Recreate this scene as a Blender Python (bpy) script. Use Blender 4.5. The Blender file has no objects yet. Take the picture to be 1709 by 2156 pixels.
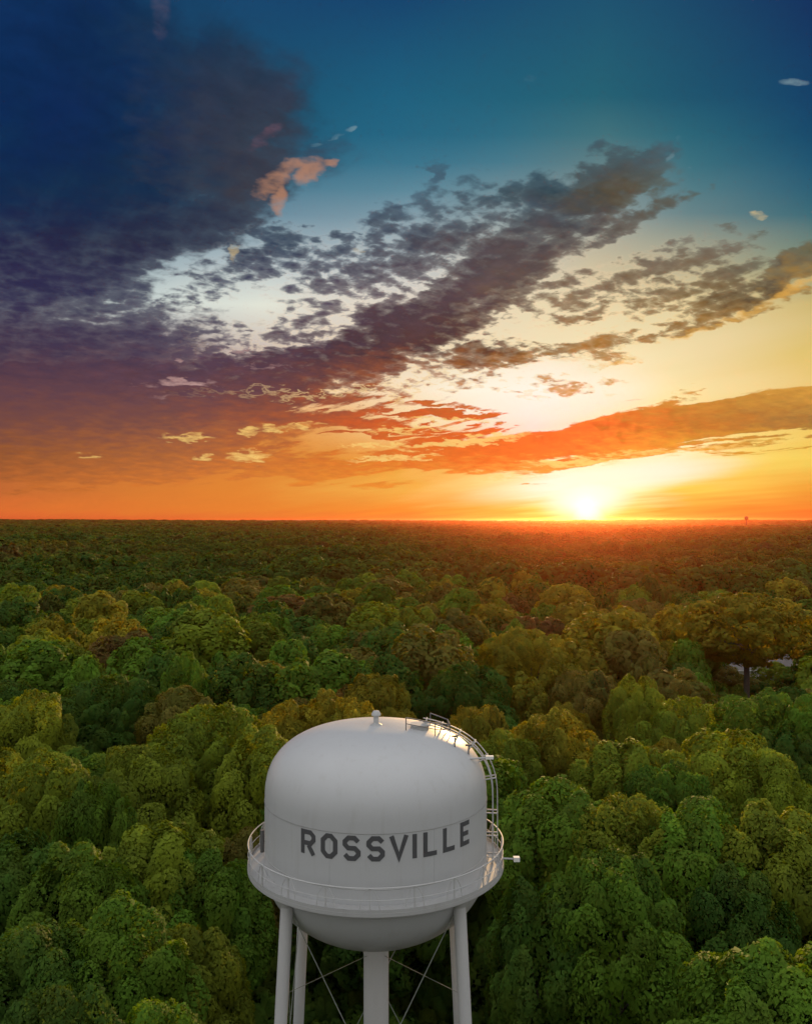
import bpy, math, random
import numpy as np
from mathutils import Vector, Matrix
SC = bpy.context.scene
COL = SC.collection
R = math.radians

# ------------------------------------------------------------------ camera
cam_d = bpy.data.cameras.new('camera'); cam = bpy.data.objects.new('camera', cam_d); COL.objects.link(cam)
CAMZ = 38.0
cam.location = (0, 0, CAMZ); cam.rotation_euler = (R(90.53), 0, 0)
cam_d.sensor_fit = 'HORIZONTAL'; cam_d.sensor_width = 36; cam_d.lens = 39.55
cam_d.clip_start = 0.5; cam_d.clip_end = 60000
SC.camera = cam
SC.view_settings.view_transform = 'Standard'; SC.view_settings.look = 'None'
SC.view_settings.exposure = 0; SC.view_settings.gamma = 1; SC.view_settings.use_curve_mapping = False
SC.cycles.max_bounces = 6; SC.cycles.diffuse_bounces = 3; SC.cycles.transmission_bounces = 3
SC.cycles.volume_bounces = 0; SC.cycles.use_denoising = True
SUN_AZ, SUN_EL = 11.4, 5.0          # degrees right of straight ahead, above the horizon

def s2l(c):
    return tuple(((x/255)/12.92 if x/255 <= .04045 else ((x/255+.055)/1.055)**2.4) for x in c)

class NT:
    """small helper that chains shader nodes"""
    def __init__(s, tree): s.t = tree; s.n = tree.nodes; s.l = tree.links
    def put(s, inp, v):
        if v is None: return
        if isinstance(v, bpy.types.NodeSocket): s.l.new(v, inp)
        elif isinstance(v, (tuple, list)) and len(v) == 3 and inp.type == 'RGBA': inp.default_value = (*v, 1)
        else: inp.default_value = v
    def new(s, typ, ins=None, **kw):
        n = s.n.new(typ)
        for k, v in kw.items(): setattr(n, k, v)
        for k, v in (ins or {}).items(): s.put(n.inputs[k], v)
        return n
    def m(s, op, a, b=None, c=None, clamp=False):
        n = s.new('ShaderNodeMath', {0: a, 1: b, 2: c}, operation=op); n.use_clamp = clamp
        return n.outputs[0]
    def vm(s, op, a, b=None, out=0):
        return s.new('ShaderNodeVectorMath', {0: a, 1: b}, operation=op).outputs[out]
    def xyz(s, x, y, z=0.0):
        return s.new('ShaderNodeCombineXYZ', {0: x, 1: y, 2: z}).outputs[0]
    def mr(s, v, a, b, c=0.0, d=1.0, smooth=True):
        n = s.new('ShaderNodeMapRange', {0: v, 1: a, 2: b, 3: c, 4: d}); n.interpolation_type = 'SMOOTHSTEP' if smooth else 'LINEAR'
        return n.outputs[0]
    def mix(s, f, a, b, blend='MIX'):
        n = s.n.new('ShaderNodeMix'); n.data_type = 'RGBA'; n.blend_type = blend
        s.put(n.inputs[0], f); s.put(n.inputs[6], a); s.put(n.inputs[7], b)
        return n.outputs[2]
    def noise(s, v, scale, detail=4, rough=.55, dist=0.0, out=0, dim='3D'):
        return s.new('ShaderNodeTexNoise', {'Vector': v, 'Scale': scale, 'Detail': detail, 'Roughness': rough, 'Distortion': dist}, noise_dimensions=dim).outputs[out]
    def ramp(s, f, stops, interp='LINEAR', lin=False):
        n = s.n.new('ShaderNodeValToRGB'); cr = n.color_ramp; cr.interpolation = interp
        cr.elements.remove(cr.elements[1])
        for i, (p, c) in enumerate(stops):
            e = cr.elements[0] if i == 0 else cr.elements.new(p)
            e.position = p; e.color = (*(c if lin else s2l(c)), 1)
        s.put(n.inputs[0], f)
        return n.outputs[0]

# ------------------------------------------------------------------ sky (world): sunset gradient and cloud deck by direction
world = bpy.data.worlds.new('World'); SC.world = world; world.use_nodes = True
W = NT(world.node_tree); W.n.clear()
tc = W.new('ShaderNodeTexCoord')
dv = W.new('ShaderNodeSeparateXYZ', {0: tc.outputs['Generated']})
dx, dy, dz = dv.outputs
dyc = W.m('MAXIMUM', dy, 0.12)
F = 1878.0
X = W.m('MULTIPLY_ADD', W.m('DIVIDE', dx, dyc), F, 854.5)      # tangent plane of the sky round the view to the west
Y = W.m('MULTIPLY_ADD', W.m('DIVIDE', dz, dyc), -F, 1096.0)
# cloud plane coordinates (the deck seen in perspective), turned to the direction the cloud streets run
zz = W.m('ADD', W.m('MAXIMUM', dz, 0.0), 0.07)
qx = W.m('DIVIDE', dx, zz); qy = W.m('DIVIDE', dyc, zz)
ca, sa = math.cos(R(-31.6)), math.sin(R(-31.6))
along = W.m('ADD', W.m('MULTIPLY', qx, sa), W.m('MULTIPLY', qy, ca))
across = W.m('SUBTRACT', W.m('MULTIPLY', qx, ca), W.m('MULTIPLY', qy, sa))
Qs = W.xyz(W.m('MULTIPLY', along, .38), across)
zz2 = W.m('ADD', W.m('MAXIMUM', dz, 0.0), 0.20)
k2 = W.m('DIVIDE', zz, zz2)
Qp = W.xyz(W.m('MULTIPLY', W.m('MULTIPLY', along, k2), 1.15), W.m('MULTIPLY', across, k2))
P = W.xyz(X, Y)
# warp so that nothing has a drawn outline
wv1 = W.noise(Qs, 2.2, 2, .5, out=1, dim='2D'); wv2 = W.noise(Qp, 13.0, 3, .6, out=1, dim='2D')
def warp(a1, a2, sy=.45):
    a = W.vm('MULTIPLY', W.vm('SUBTRACT', wv1, (.5, .5, .5)), (a1, a1*sy, 0))
    b = W.vm('MULTIPLY', W.vm('SUBTRACT', wv2, (.5, .5, .5)), (a2, a2*sy, 0))
    return W.vm('ADD', P, W.vm('ADD', a, b))
Pw = warp(110, 90, .6); Pd = warp(0, 46, .8)
Ps = warp(260, 60, .35)

PREV = [None]
def field(Pv, rows):
    sp = W.new('ShaderNodeSeparateXYZ', {0: Pv}); xx = W.m('MULTIPLY_ADD', sp.outputs[0], 1/2100, 200/2100, clamp=True); yy = sp.outputs[1]
    out = None; py = None
    if PREV[0] is not None: xx = W.m('MULTIPLY_ADD', PREV[0], 1e-7, xx)
    for y, st in rows:
        x1 = xx if out is None else W.m('MULTIPLY_ADD', out, 1e-7, xx)      # a node chain, so that the shader compiler keeps few values alive
        c = W.ramp(x1, [((x+200)/2100, col) for x, col in st])
        out = c if out is None else W.mix(W.mr(yy, py, y, smooth=False), out, c)
        py = y
    PREV[0] = out
    return out

clear = field(W.vm('ADD', P, W.vm('MULTIPLY', W.vm('SUBTRACT', wv1, (.5, .5, .5)), (120, 25, 0))), [
 (-300, [(-200, (14, 40, 80)), (850, (18, 52, 90)), (1250, (20, 56, 92)), (1709, (18, 40, 80))]),
 (0,    [(0, (20, 54, 98)), (400, (26, 72, 110)), (850, (24, 70, 110)), (1250, (32, 84, 112)), (1709, (22, 50, 94))]),
 (200,  [(0, (22, 70, 105)), (500, (28, 78, 108)), (850, (32, 96, 126)), (1250, (38, 98, 116)), (1709, (22, 66, 104))]),
 (280,  [(400, (30, 88, 118)), (850, (38, 102, 130)), (1050, (48, 108, 130)), (1280, (66, 114, 124)), (1450, (44, 102, 120)), (1709, (26, 76, 108))]),
 (340,  [(400, (38, 96, 124)), (850, (58, 116, 140)), (1050, (72, 122, 140)), (1280, (98, 128, 132)), (1450, (60, 112, 126)), (1709, (34, 86, 114))]),
 (395,  [(400, (60, 112, 138)), (850, (92, 136, 154)), (1250, (122, 142, 144)), (1450, (80, 122, 132)), (1709, (46, 96, 118))]),
 (450,  [(400, (90, 130, 152)), (850, (130, 156, 168)), (1250, (142, 156, 154)), (1450, (104, 132, 136)), (1709, (62, 108, 120))]),
 (560,  [(300, (160, 178, 184)), (560, (184, 196, 200)), (850, (188, 196, 198)), (1250, (206, 192, 160)), (1500, (178, 170, 138)), (1709, (140, 150, 124))]),
 (640,  [(300, (206, 216, 212)), (560, (226, 228, 214)), (850, (220, 208, 194)), (1150, (232, 216, 178)), (1450, (226, 208, 160)), (1709, (206, 182, 116))]),
 (740,  [(300, (170, 150, 150)), (700, (214, 196, 184)), (1000, (240, 222, 186)), (1300, (246, 228, 182)), (1500, (238, 214, 160)), (1709, (226, 196, 116))]),
 (820,  [(300, (190, 150, 130)), (700, (244, 208, 164)), (1000, (254, 244, 220)), (1150, (255, 246, 232)), (1400, (252, 230, 172)), (1709, (238, 200, 122))]),
 (890,  [(200, (186, 112, 70)), (600, (226, 150, 70)), (900, (250, 214, 150)), (1120, (252, 222, 208)), (1400, (253, 228, 160)), (1709, (242, 200, 104))]),
 (970,  [(0, (178, 104, 54)), (400, (206, 124, 58)), (800, (234, 150, 54)), (1000, (246, 180, 80)), (1180, (255, 236, 190)), (1420, (254, 240, 190)), (1560, (248, 216, 104)), (1709, (244, 204, 90))]),
 (1030, [(0, (194, 106, 52)), (500, (226, 134, 52)), (850, (240, 176, 76)), (1080, (252, 226, 150)), (1180, (255, 246, 220)), (1330, (255, 244, 180)), (1450, (248, 208, 88)), (1709, (240, 160, 58))]),
 (1075, [(0, (222, 112, 50)), (500, (230, 130, 50)), (850, (238, 142, 50)), (1080, (246, 176, 70)), (1180, (255, 226, 120)), (1290, (254, 214, 110)), (1400, (240, 150, 52)), (1709, (234, 126, 46))]),
 (1098, [(0, (222, 98, 52)), (850, (230, 122, 50)), (1130, (240, 140, 54)), (1235, (252, 190, 90)), (1340, (238, 132, 48)), (1709, (226, 104, 44))]),
])
cloudc = field(W.vm('ADD', P, W.vm('MULTIPLY', W.vm('SUBTRACT', wv2, (.5, .5, .5)), (260, 90, 0))), [
 (0,    [(0, (15, 46, 88)), (150, (14, 40, 80)), (330, (20, 48, 80)), (480, (18, 50, 78)), (650, (24, 66, 98)), (1709, (40, 80, 110))]),
 (250,  [(0, (13, 38, 82)), (250, (17, 40, 78)), (420, (48, 52, 70)), (580, (54, 56, 70)), (700, (30, 78, 104)), (1000, (52, 92, 112)), (1709, (60, 100, 120))]),
 (400,  [(0, (17, 40, 76)), (300, (22, 42, 72)), (520, (58, 56, 66)), (700, (56, 76, 96)), (900, (70, 90, 106)), (1150, (52, 70, 80)), (1300, (84, 76, 62)), (1500, (92, 100, 92)), (1709, (90, 110, 110))]),
 (510,  [(0, (34, 34, 68)), (300, (40, 42, 66)), (500, (42, 48, 70)), (600, (44, 58, 80)), (850, (66, 66, 78)), (1050, (80, 72, 76)), (1250, (84, 74, 74)), (1500, (112, 100, 88)), (1709, (90, 92, 74))]),
 (620,  [(0, (50, 46, 78)), (300, (52, 52, 78)), (500, (62, 62, 84)), (700, (78, 66, 82)), (950, (86, 68, 74)), (1200, (112, 88, 70)), (1450, (118, 94, 60)), (1600, (92, 74, 54)), (1709, (176, 130, 56))]),
 (730,  [(0, (66, 52, 74)), (400, (70, 58, 80)), (650, (76, 56, 68)), (900, (84, 56, 54)), (1050, (96, 62, 46)), (1250, (158, 108, 48)), (1450, (150, 104, 46)), (1709, (206, 150, 64))]),
 (820,  [(0, (98, 66, 74)), (400, (100, 68, 76)), (650, (112, 68, 64)), (850, (170, 94, 50)), (1200, (204, 138, 56)), (1709, (208, 150, 64))]),
 (890,  [(0, (118, 74, 66)), (350, (128, 80, 68)), (600, (164, 88, 56)), (850, (212, 92, 42)), (1200, (230, 96, 42)), (1330, (212, 112, 44)), (1500, (192, 120, 50)), (1709, (166, 118, 60))]),
 (960,  [(0, (150, 88, 50)), (400, (176, 104, 58)), (700, (214, 118, 48)), (1000, (234, 112, 42)), (1200, (232, 108, 42)), (1400, (232, 160, 56)), (1709, (214, 158, 58))]),
 (1040, [(0, (190, 104, 48)), (500, (228, 130, 50)), (850, (236, 148, 52)), (1200, (248, 190, 84)), (1709, (236, 150, 54))]),
])

puff = W.noise(Qp, 22.0, 5, .57, .2, dim='2D')
cob = W.new('ShaderNodeTexVoronoi', {'Vector': W.vm('ADD', Qp, W.vm('MULTIPLY', wv2, (.08, .08, 0))), 'Scale': 20.0}, feature='F1', voronoi_dimensions='2D').outputs[0]
strk = W.noise(Qs, 6.5, 4, .6, .2, dim='2D')
nz = W.m('ADD', W.m('MULTIPLY', puff, .55), W.m('MULTIPLY', strk, .55))
nz = W.m('SUBTRACT', nz, W.m('MULTIPLY', cob, .24))          # mean about 0.44

def blobs(Pv, items):
    if PREV[0] is not None: Pv = W.vm('ADD', Pv, W.vm('MULTIPLY', PREV[0], (1e-6, 1e-6, 0)))
    S = W.vm('MULTIPLY', Pv, (1, 1, 0))
    for (x, y, rx, ry, ang, w) in items:
        mp = W.new('ShaderNodeMapping', {0: S, 1: (x, y, 0), 2: (0, 0, R(ang)), 3: (rx, ry, 1e7)}, vector_type='TEXTURE')
        ln = W.vm('LENGTH', mp.outputs[0], out=1)
        S = W.vm('MAXIMUM', S, W.xyz(-1e6, -1e6, W.mr(ln, .35, 1.45, w, 0.0)))
    out = W.new('ShaderNodeSeparateXYZ', {0: S}).outputs[2]
    PREV[0] = out
    return out

bank = blobs(Pw, [      # great soft bank on the left
 (0, 120, 500, 330, 10, 1.0), (160, 380, 390, 250, -12, 1.15), (20, 560, 380, 160, 0, 1.15), (250, 490, 260, 110, -4, 1.1), (90, 640, 270, 80, 4, 1.0), (0, 740, 560, 150, 0, 1.1),
 (480, 210, 280, 170, 30, .95), (520, 370, 130, 110, 10, 1.0), (420, 470, 160, 90, -10, 1.0), (160, 900, 560, 90, 0, 1.1)])
dens = blobs(Pw, [
 # main street climbing to the upper right
 (560, 772, 340, 54, -3, 1.5), (740, 752, 210, 66, -10, 1.6), (890, 680, 210, 84, -22, 1.6), (1040, 580, 190, 84, -32, 1.45),
 (1170, 420, 150, 40, 6, 1.3), (1130, 495, 150, 60, -18, 1.25), (1300, 372, 130, 54, -22, 1.5), (1290, 315, 50, 28, 10, .9),
 (1330, 455, 150, 34, -34, 1.0), (1430, 405, 60, 24, -20, .75),
 # cobbled field left of it
 (800, 455, 34, 34, 60, .85), (908, 357, 20, 32, 30, .7), (590, 490, 82, 26, -3, .9), (705, 492, 36, 22, 0, .66), (765, 497, 34, 18, 0, .66),
 (1000, 426, 50, 32, 0, .75), (890, 465, 70, 24, 0, .5), (600, 545, 230, 50, -6, .86), (790, 570, 220, 60, -10, .84), (900, 510, 190, 70, -18, .95), (930, 430, 180, 50, -14, .78), (1100, 420, 140, 50, -10, .8), (1180, 520, 140, 40, -25, .8),
 (480, 590, 150, 36, 4, .52), (1040, 360, 26, 14, 20, .36), (640, 680, 170, 46, -20, .6), (360, 640, 90, 24, -8, .55), (460, 700, 120, 26, 6, .7),
 # second street
 (1020, 757, 135, 34, -6, 1.2), (1230, 728, 160, 22, -12, .85), (1270, 740, 44, 34, 0, .9), (1420, 690, 170, 20, -14, .95), (1560, 620, 160, 40, -20, 1.15),
 (1680, 558, 110, 36, -28, 1.1), (1215, 665, 80, 14, -3, .8),
 (1420, 548, 190, 30, -14, .85), (1340, 612, 230, 50, -12, .74), (1500, 590, 160, 44, -16, .8), (1590, 480, 80, 10, 0, .46), (1160, 620, 140, 34, -20, .6),
 (960, 800, 110, 16, 4, .5), (830, 826, 44, 15, 4, .75), (1195, 816, 75, 16, 8, .72), (1105, 827, 40, 8, 10, .55), (1290, 800, 40, 7, 12, .5), (1440, 832, 30, 10, -20, .6), (1000, 700, 60, 12, 10, .45),
 (700, 800, 160, 26, 3, .85)])
dens2 = blobs(Ps, [     # low orange bank over the sun
 (690, 885, 330, 20, 2, .8), (900, 872, 190, 9, 3, .85), (860, 915, 210, 9, -3, .8), (930, 855, 120, 7, 4, .6), (1080, 945, 260, 50, -5, 1.35), (1290, 916, 290, 46, -8, 1.4), (1560, 880, 320, 40, -5, 1.3), (1850, 850, 300, 40, 0, 1.0),
 (1430, 944, 330, 9, -3, .62), (1650, 945, 220, 8, -2, .5), (560, 985, 640, 36, 0, .62), (150, 960, 470, 70, 0, 1.15), (250, 830, 560, 70, 0, 1.2), (1080, 1000, 130, 9, -2, .5)])
lace = W.m('MULTIPLY_ADD', W.m('SUBTRACT', nz, .44), W.m('MULTIPLY', W.mr(dens, -.1, .4, .5, 3.1), W.mr(Y, 790, 900, 1.0, .45)), dens)
bk = W.m('ADD', bank, W.m('MULTIPLY', W.m('SUBTRACT', W.mix(W.m('MULTIPLY', W.mr(Y, 250, 620), W.mr(Y, 860, 760)), strk, nz), .47), W.m('MULTIPLY', W.mr(Y, 150, 600, 1.0, 1.35), W.mr(Y, 700, 900, 1.0, .4))))
a_up = W.m('MAXIMUM', W.mr(lace, .26, .92), W.mr(bk, W.mr(Y, 150, 560, .26, .36), W.mr(Y, 150, 560, .82, .8)))
soft = W.m('MULTIPLY_ADD', W.m('SUBTRACT', strk, .5), W.mr(Y, 860, 1040, 1.55, .35), dens2)
a_lo = W.mr(soft, .32, .6)
alpha = W.m('MAXIMUM', a_up, a_lo)
# thickness: thin edges let the bright sky through, thick cores are darker
thick = W.mr(W.m('MAXIMUM', W.m('MAXIMUM', lace, W.m('ADD', bk, .25)), W.m('MULTIPLY', soft, 2.2)), .5, 1.6)
cshade = W.mix(W.m('MULTIPLY', W.m('SUBTRACT', 1.0, thick), .26), cloudc, clear)
bulk = W.m('MULTIPLY_ADD', W.m('SUBTRACT', W.m('ADD', W.m('MULTIPLY', puff, .5), W.m('MULTIPLY', strk, .5)), .5), W.m('MULTIPLY', W.mr(W.m('SUBTRACT', bank, dens), .0, .9, 1.0, W.mr(Y, 420, 250, .35, .8)), W.mr(Y, 700, 940, 1.0, .3)), 1.0)
cshade = W.mix(1.0, cshade, W.xyz(bulk, bulk, bulk), 'MULTIPLY')
sky = W.mix(alpha, clear, cshade)
# sunlit fringes of the clouds
rim = W.m('MULTIPLY', W.mr(lace, .16, .4), W.mr(lace, .62, .4))
rimw = W.mr(Y, 420, 700, 0.0, .6)
rimcol = field(P, [(300, [(0, (150, 160, 170)), (1709, (170, 180, 180))]), (600, [(0, (205, 205, 200)), (900, (235, 225, 210)), (1400, (240, 205, 150)), (1709, (236, 186, 90))]),
                   (850, [(0, (235, 190, 130)), (1709, (255, 226, 150))])])
sky = W.mix(W.m('MULTIPLY', W.m('MULTIPLY', rim, rimw), W.mr(W.m('ABSOLUTE', W.m('SUBTRACT', X, 1000)), 700, 250)), sky, rimcol)
# lit scraps of cloud, warm wisps
wisps = [((186, 134, 104), Pd, .72, [(575, 376, 54, 28, -42, 1.15), (586, 414, 17, 42, -10, 1.2), (648, 358, 38, 22, -40, 1.25), (690, 338, 26, 8, -10, 1.1), (618, 346, 44, 12, 0, 1.0)]),
         ((92, 82, 100), P, .5, [(335, 15, 26, 70, 0, .8)]), ((120, 80, 92), Pd, .5, [(560, 285, 50, 14, -40, .8)]), ((132, 160, 168), Pd, .8, [(735, 265, 16, 7, -40, .75), (705, 285, 22, 5, -20, .6), (668, 300, 14, 6, 0, .6), (1672, 166, 34, 8, 0, .75), (1118, 162, 26, 9, 4, .55), (1410, 325, 9, 14, 20, .7), (1425, 290, 12, 8, 0, .5), (1460, 352, 8, 8, 0, .5)]),
         ((215, 190, 136), Pd, .9, [(1604, 447, 24, 9, 0, .62), (490, 530, 12, 22, 0, .7), (760, 522, 16, 10, 0, .7)]),
         ((248, 206, 118), Pd, .85, [(395, 922, 62, 9, 0, 1.0), (523, 908, 24, 9, 0, 1.0), (575, 904, 40, 7, 0, .9), (522, 962, 46, 14, 0, 1.1), (425, 963, 24, 7, 0, 1.0), (190, 963, 34, 5, 0, .7),
           (640, 895, 50, 6, -6, .8), (830, 965, 110, 7, -3, 1.3), (790, 938, 80, 5, 0, 1.1), (980, 930, 150, 9, -6, 1.5), (960, 884, 110, 5, 2, 1.2), (860, 905, 90, 5, -3, 1.1), (1200, 975, 110, 9, -2, 1.3), (1060, 1004, 110, 6, 0, .9), (1420, 950, 240, 7, -4, .9)]),
         ((238, 180, 84), Pd, .62, [(1680, 604, 90, 11, -28, 1.0), (1570, 662, 90, 9, -22, .9), (1450, 704, 80, 8, -15, .8), (1300, 764, 60, 9, -12, .9), (1200, 757, 50, 8, 0, .8)]),
         ((206, 166, 158), Pd, .8, [(390, 806, 62, 9, 4, 1.0), (378, 760, 12, 7, 0, .9), (300, 812, 40, 7, 0, .5), (560, 770, 80, 5, 0, .5), (500, 740, 60, 5, 8, .5), (330, 835, 60, 6, 0, .4)])]
for c, pv, k, it in wisps:
    bl = blobs(pv, it); b = W.m('MULTIPLY', W.m('MULTIPLY_ADD', W.m('SUBTRACT', puff, .5), 1.7, bl), W.mr(bl, .08, .5))
    sky = W.mix(W.mr(b, .15, 1.5, 0.0, k), sky, s2l(c))
# glare round the low sun
sd = Vector((math.sin(R(SUN_AZ))*math.cos(R(.75)), math.cos(R(SUN_AZ))*math.cos(R(.75)), math.sin(R(.75))))
cosang = W.vm('DOT_PRODUCT', tc.outputs['Generated'], tuple(sd), out=1)
ang = W.m('MULTIPLY', W.m('ARCCOSINE', W.m('MINIMUM', cosang, 1.0)), 57.3)
g1 = W.m('POWER', 2.718, W.m('MULTIPLY', W.m('POWER', W.m('DIVIDE', ang, .8), 2), -1.0))
g2 = W.m('POWER', 2.718, W.m('DIVIDE', ang, -4.0))
gl = blobs(P, [(1236, 1048, 84, 40, -6, 1.0), (1290, 1008, 250, 30, -7, .7), (1236, 1072, 40, 30, 0, .9), (1130, 845, 230, 48, -8, .42), (1060, 800, 160, 40, -14, .3)])
sky = W.mix(W.m('MULTIPLY', gl, W.mr(alpha, 1.0, .2)), sky, (1.0, .93, .80))
sky = W.mix(1.0, sky, W.mix(1.0, (.7, .6, .3), W.xyz(g1, g1, g1), 'MULTIPLY'), 'ADD')
sky = W.mix(1.0, sky, W.mix(1.0, (.10, .04, .0), W.xyz(g2, g2, g2), 'MULTIPLY'), 'ADD')
# the rest of the sky: dusk Nishita plus a pale even fill, added and brightened to light tank and trees
nish = W.new('ShaderNodeTexSky', sky_type='NISHITA', sun_disc=False)
nish.sun_elevation = R(SUN_EL); nish.sun_rotation = R(SUN_AZ); nish.air_density = 1.2; nish.dust_density = 1.5
sky_fill = W.mix(W.mr(dz, 0.0, .9), (.46, .46, .465), (.98, .985, 1.0))
back = W.mix(1.0, sky_fill, W.mix(1.0, nish.outputs[0], (.05, .05, .05), 'MULTIPLY'), 'ADD')
bgf = W.new('ShaderNodeBackground', {0: sky, 1: 1.0}); bgb = W.new('ShaderNodeBackground', {0: back, 1: 1.0})
mxs = W.new('ShaderNodeMixShader', {0: W.mr(dy, .76, .30)}); W.l.new(bgf.outputs[0], mxs.inputs[1]); W.l.new(bgb.outputs[0], mxs.inputs[2])
low = W.new('ShaderNodeBackground', {0: (.08, .06, .05), 1: 1.0})      # under the horizon, never seen: the ground covers it
mx2 = W.new('ShaderNodeMixShader', {0: W.mr(dz, -.004, -.03)}); W.l.new(mxs.outputs[0], mx2.inputs[1]); W.l.new(low.outputs[0], mx2.inputs[2])
W.l.new(mx2.outputs[0], W.new('ShaderNodeOutputWorld').inputs[0])
world.cycles.sampling_method = 'NONE'      # soft sky: found well enough by the bounced rays
SC.cycles.use_adaptive_sampling = True; SC.cycles.adaptive_threshold = .02; SC.cycles.adaptive_min_samples = 6

# ------------------------------------------------------------------ sun
sun_l = bpy.data.lights.new('sun', 'SUN'); sun_l.energy = 5.0; sun_l.angle = R(.53); sun_l.color = (1.0, .60, .24)
sun = bpy.data.objects.new('sun', sun_l); COL.objects.link(sun)
sv = Vector((math.sin(R(SUN_AZ))*math.cos(R(SUN_EL)), math.cos(R(SUN_AZ))*math.cos(R(SUN_EL)), math.sin(R(SUN_EL))))
sun.rotation_euler = sv.to_track_quat('Z', 'Y').to_euler()
SKYONLY = False
#BODY
# ------------------------------------------------------------------ materials
MATS = {}
def material(name, fn):
    m = bpy.data.materials.new(name); m.use_nodes = True; T = NT(m.node_tree); T.n.clear()
    out = T.new('ShaderNodeOutputMaterial'); T.l.new(fn(T), out.inputs[0]); MATS[name] = m
    return m
def bsdf(T, col, rough=.5, bump=None, metal=0.0, spec=.5):
    b = T.new('ShaderNodeBsdfPrincipled', {'Base Color': col, 'Roughness': rough, 'Metallic': metal, 'Specular IOR Level': spec})
    if bump is not None:
        T.l.new(T.new('ShaderNodeBump', {'Height': bump, 'Strength': .3, 'Distance': .02}).outputs[0], b.inputs['Normal'])
    return b.outputs[0]
def paint(base, rough=.42, grime=.5, streak=True):
    def f(T):
        g = T.new('ShaderNodeNewGeometry').outputs['Position']
        n1 = T.noise(g, .6, 5, .6); n2 = T.noise(T.vm('MULTIPLY', g, (2.2, 2.2, .22)), 1.6, 4, .6); n3 = T.noise(g, 9, 4, .6)
        c = T.mix(T.mr(n1, .35, .75, 0, .35*grime), base, tuple(b*.78 for b in base))
        c = T.mix(T.mr(n2, .52, .78, 0, .45*grime if streak else 0), c, (base[0]*.72, base[1]*.68, base[2]*.6))
        c = T.mix(T.mr(n3, .66, .8, 0, .5*grime), c, (.30, .25, .20))
        return bsdf(T, c, T.mr(n1, .3, .7, rough-.08, rough+.1), bump=T.noise(g, 1.3, 3))
    return f
material('tank_paint', paint((.47, .47, .475)))
material('leg_paint', paint((.49, .48, .475), .5))
material('deck_paint', paint((.39, .385, .38), .6, .9))
material('steel_paint', paint((.46, .455, .45), .5, .8))
material('dark_steel', paint((.12, .12, .12), .5, .4))
material('far_steel', lambda T: bsdf(T, (.07, .05, .04), .95, spec=0.0))
material('black_letter', paint((.075, .075, .08), .5, .3, False))
material('concrete', paint((.38, .36, .33), .85, .7))
material('rod_paint', paint((.20, .215, .18), .6, .8))
material('wall_siding', paint((.60, .57, .52), .7, .4))
material('roof_shingle', lambda T: bsdf(T, T.mix(T.noise(T.new('ShaderNodeNewGeometry').outputs['Position'], 2.5, 5), (.10, .09, .085), (.22, .20, .19)), .85))
material('window_glass', lambda T: bsdf(T, (.03, .035, .04), .08))
material('trim_white', paint((.75, .74, .70), .6, .3))
def f_bark(T):
    g = T.new('ShaderNodeNewGeometry').outputs['Position']
    n = T.noise(T.vm('MULTIPLY', g, (6, 6, 1.2)), 2, 5, .65)
    return bsdf(T, T.mix(n, (.045, .035, .025), (.16, .13, .10)), .9, bump=n)
material('bark', f_bark)
GREENS = {'deep green': (.046, .096, .015), 'fresh green': (.085, .160, .017), 'yellow-green': (.150, .185, .018), 'olive-gold': (.215, .178, .018),
          'brownish olive': (.125, .105, .024), 'russet brown': (.140, .075, .026)}
def leaf_fn(near):
    def f(T):
        oi = T.new('ShaderNodeObjectInfo')
        if near: base = oi.outputs['Color']
        else:
            sn = T.noise(oi.outputs['Location'], .006, 3, .6)
            base = T.ramp(T.m('ADD', T.m('MULTIPLY', oi.outputs['Random'], .55), T.mr(sn, .35, .65, -.05, .5), clamp=True), [(0, (.030, .062, .012)), (.2, GREENS['deep green']), (.42, (.062, .115, .015)), (.6, (.090, .112, .016)), (.74, (.085, .075, .018)), (.86, (.135, .12, .016)), (.97, (.10, .06, .02))], lin=True)
        t = T.new('ShaderNodeAttribute', attribute_name='tint').outputs['Fac']
        g = T.new('ShaderNodeNewGeometry').outputs['Position']
        n = T.noise(g, .45, 2)
        c = T.mix(T.mr(n, .35, .7, 0, .55), base, (.085, .115, .016))
        c = T.mix(1.0, c, T.xyz(*(T.m('MULTIPLY_ADD', t, k, o) for k, o in ((.9, .55), (.85, .6), (.5, .6)))), 'MULTIPLY')
        p = T.new('ShaderNodeBsdfPrincipled', {'Base Color': c, 'Roughness': .75, 'Specular IOR Level': .12})
        tr = T.new('ShaderNodeBsdfTranslucent', {0: T.mix(1.0, c, (1.5, 1.25, .45), 'MULTIPLY')})
        mx = T.new('ShaderNodeMixShader', {0: .42}); T.l.new(p.outputs[0], mx.inputs[1]); T.l.new(tr.outputs[0], mx.inputs[2])
        return mx.outputs[0]
    return f
material('leaf', leaf_fn(True)); material('leaf_far', leaf_fn(False))
def f_ground(T):
    g = T.new('ShaderNodeNewGeometry').outputs['Position']
    n = T.noise(g, .06, 6, .6); m = T.noise(g, 1.6, 5, .65); q = T.noise(g, .004, 4, .6)
    c = T.mix(T.mr(n, .38, .62), (.030, .042, .012), (.075, .062, .034))
    c = T.mix(T.mr(m, .35, .7, 0, .6), c, (.045, .075, .018))
    return bsdf(T, T.mix(T.mr(q, .4, .6, 0, .5), c, (.05, .045, .022)), .95)
material('ground', f_ground)
material('lawn', lambda T: bsdf(T, T.mix(T.noise(T.new('ShaderNodeNewGeometry').outputs['Position'], .5, 6), (.05, .085, .02), (.10, .13, .035)), .95))
material('gravel', lambda T: bsdf(T, T.mix(T.noise(T.new('ShaderNodeNewGeometry').outputs['Position'], 5, 6), (.12, .11, .095), (.26, .24, .21)), .95))
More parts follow.
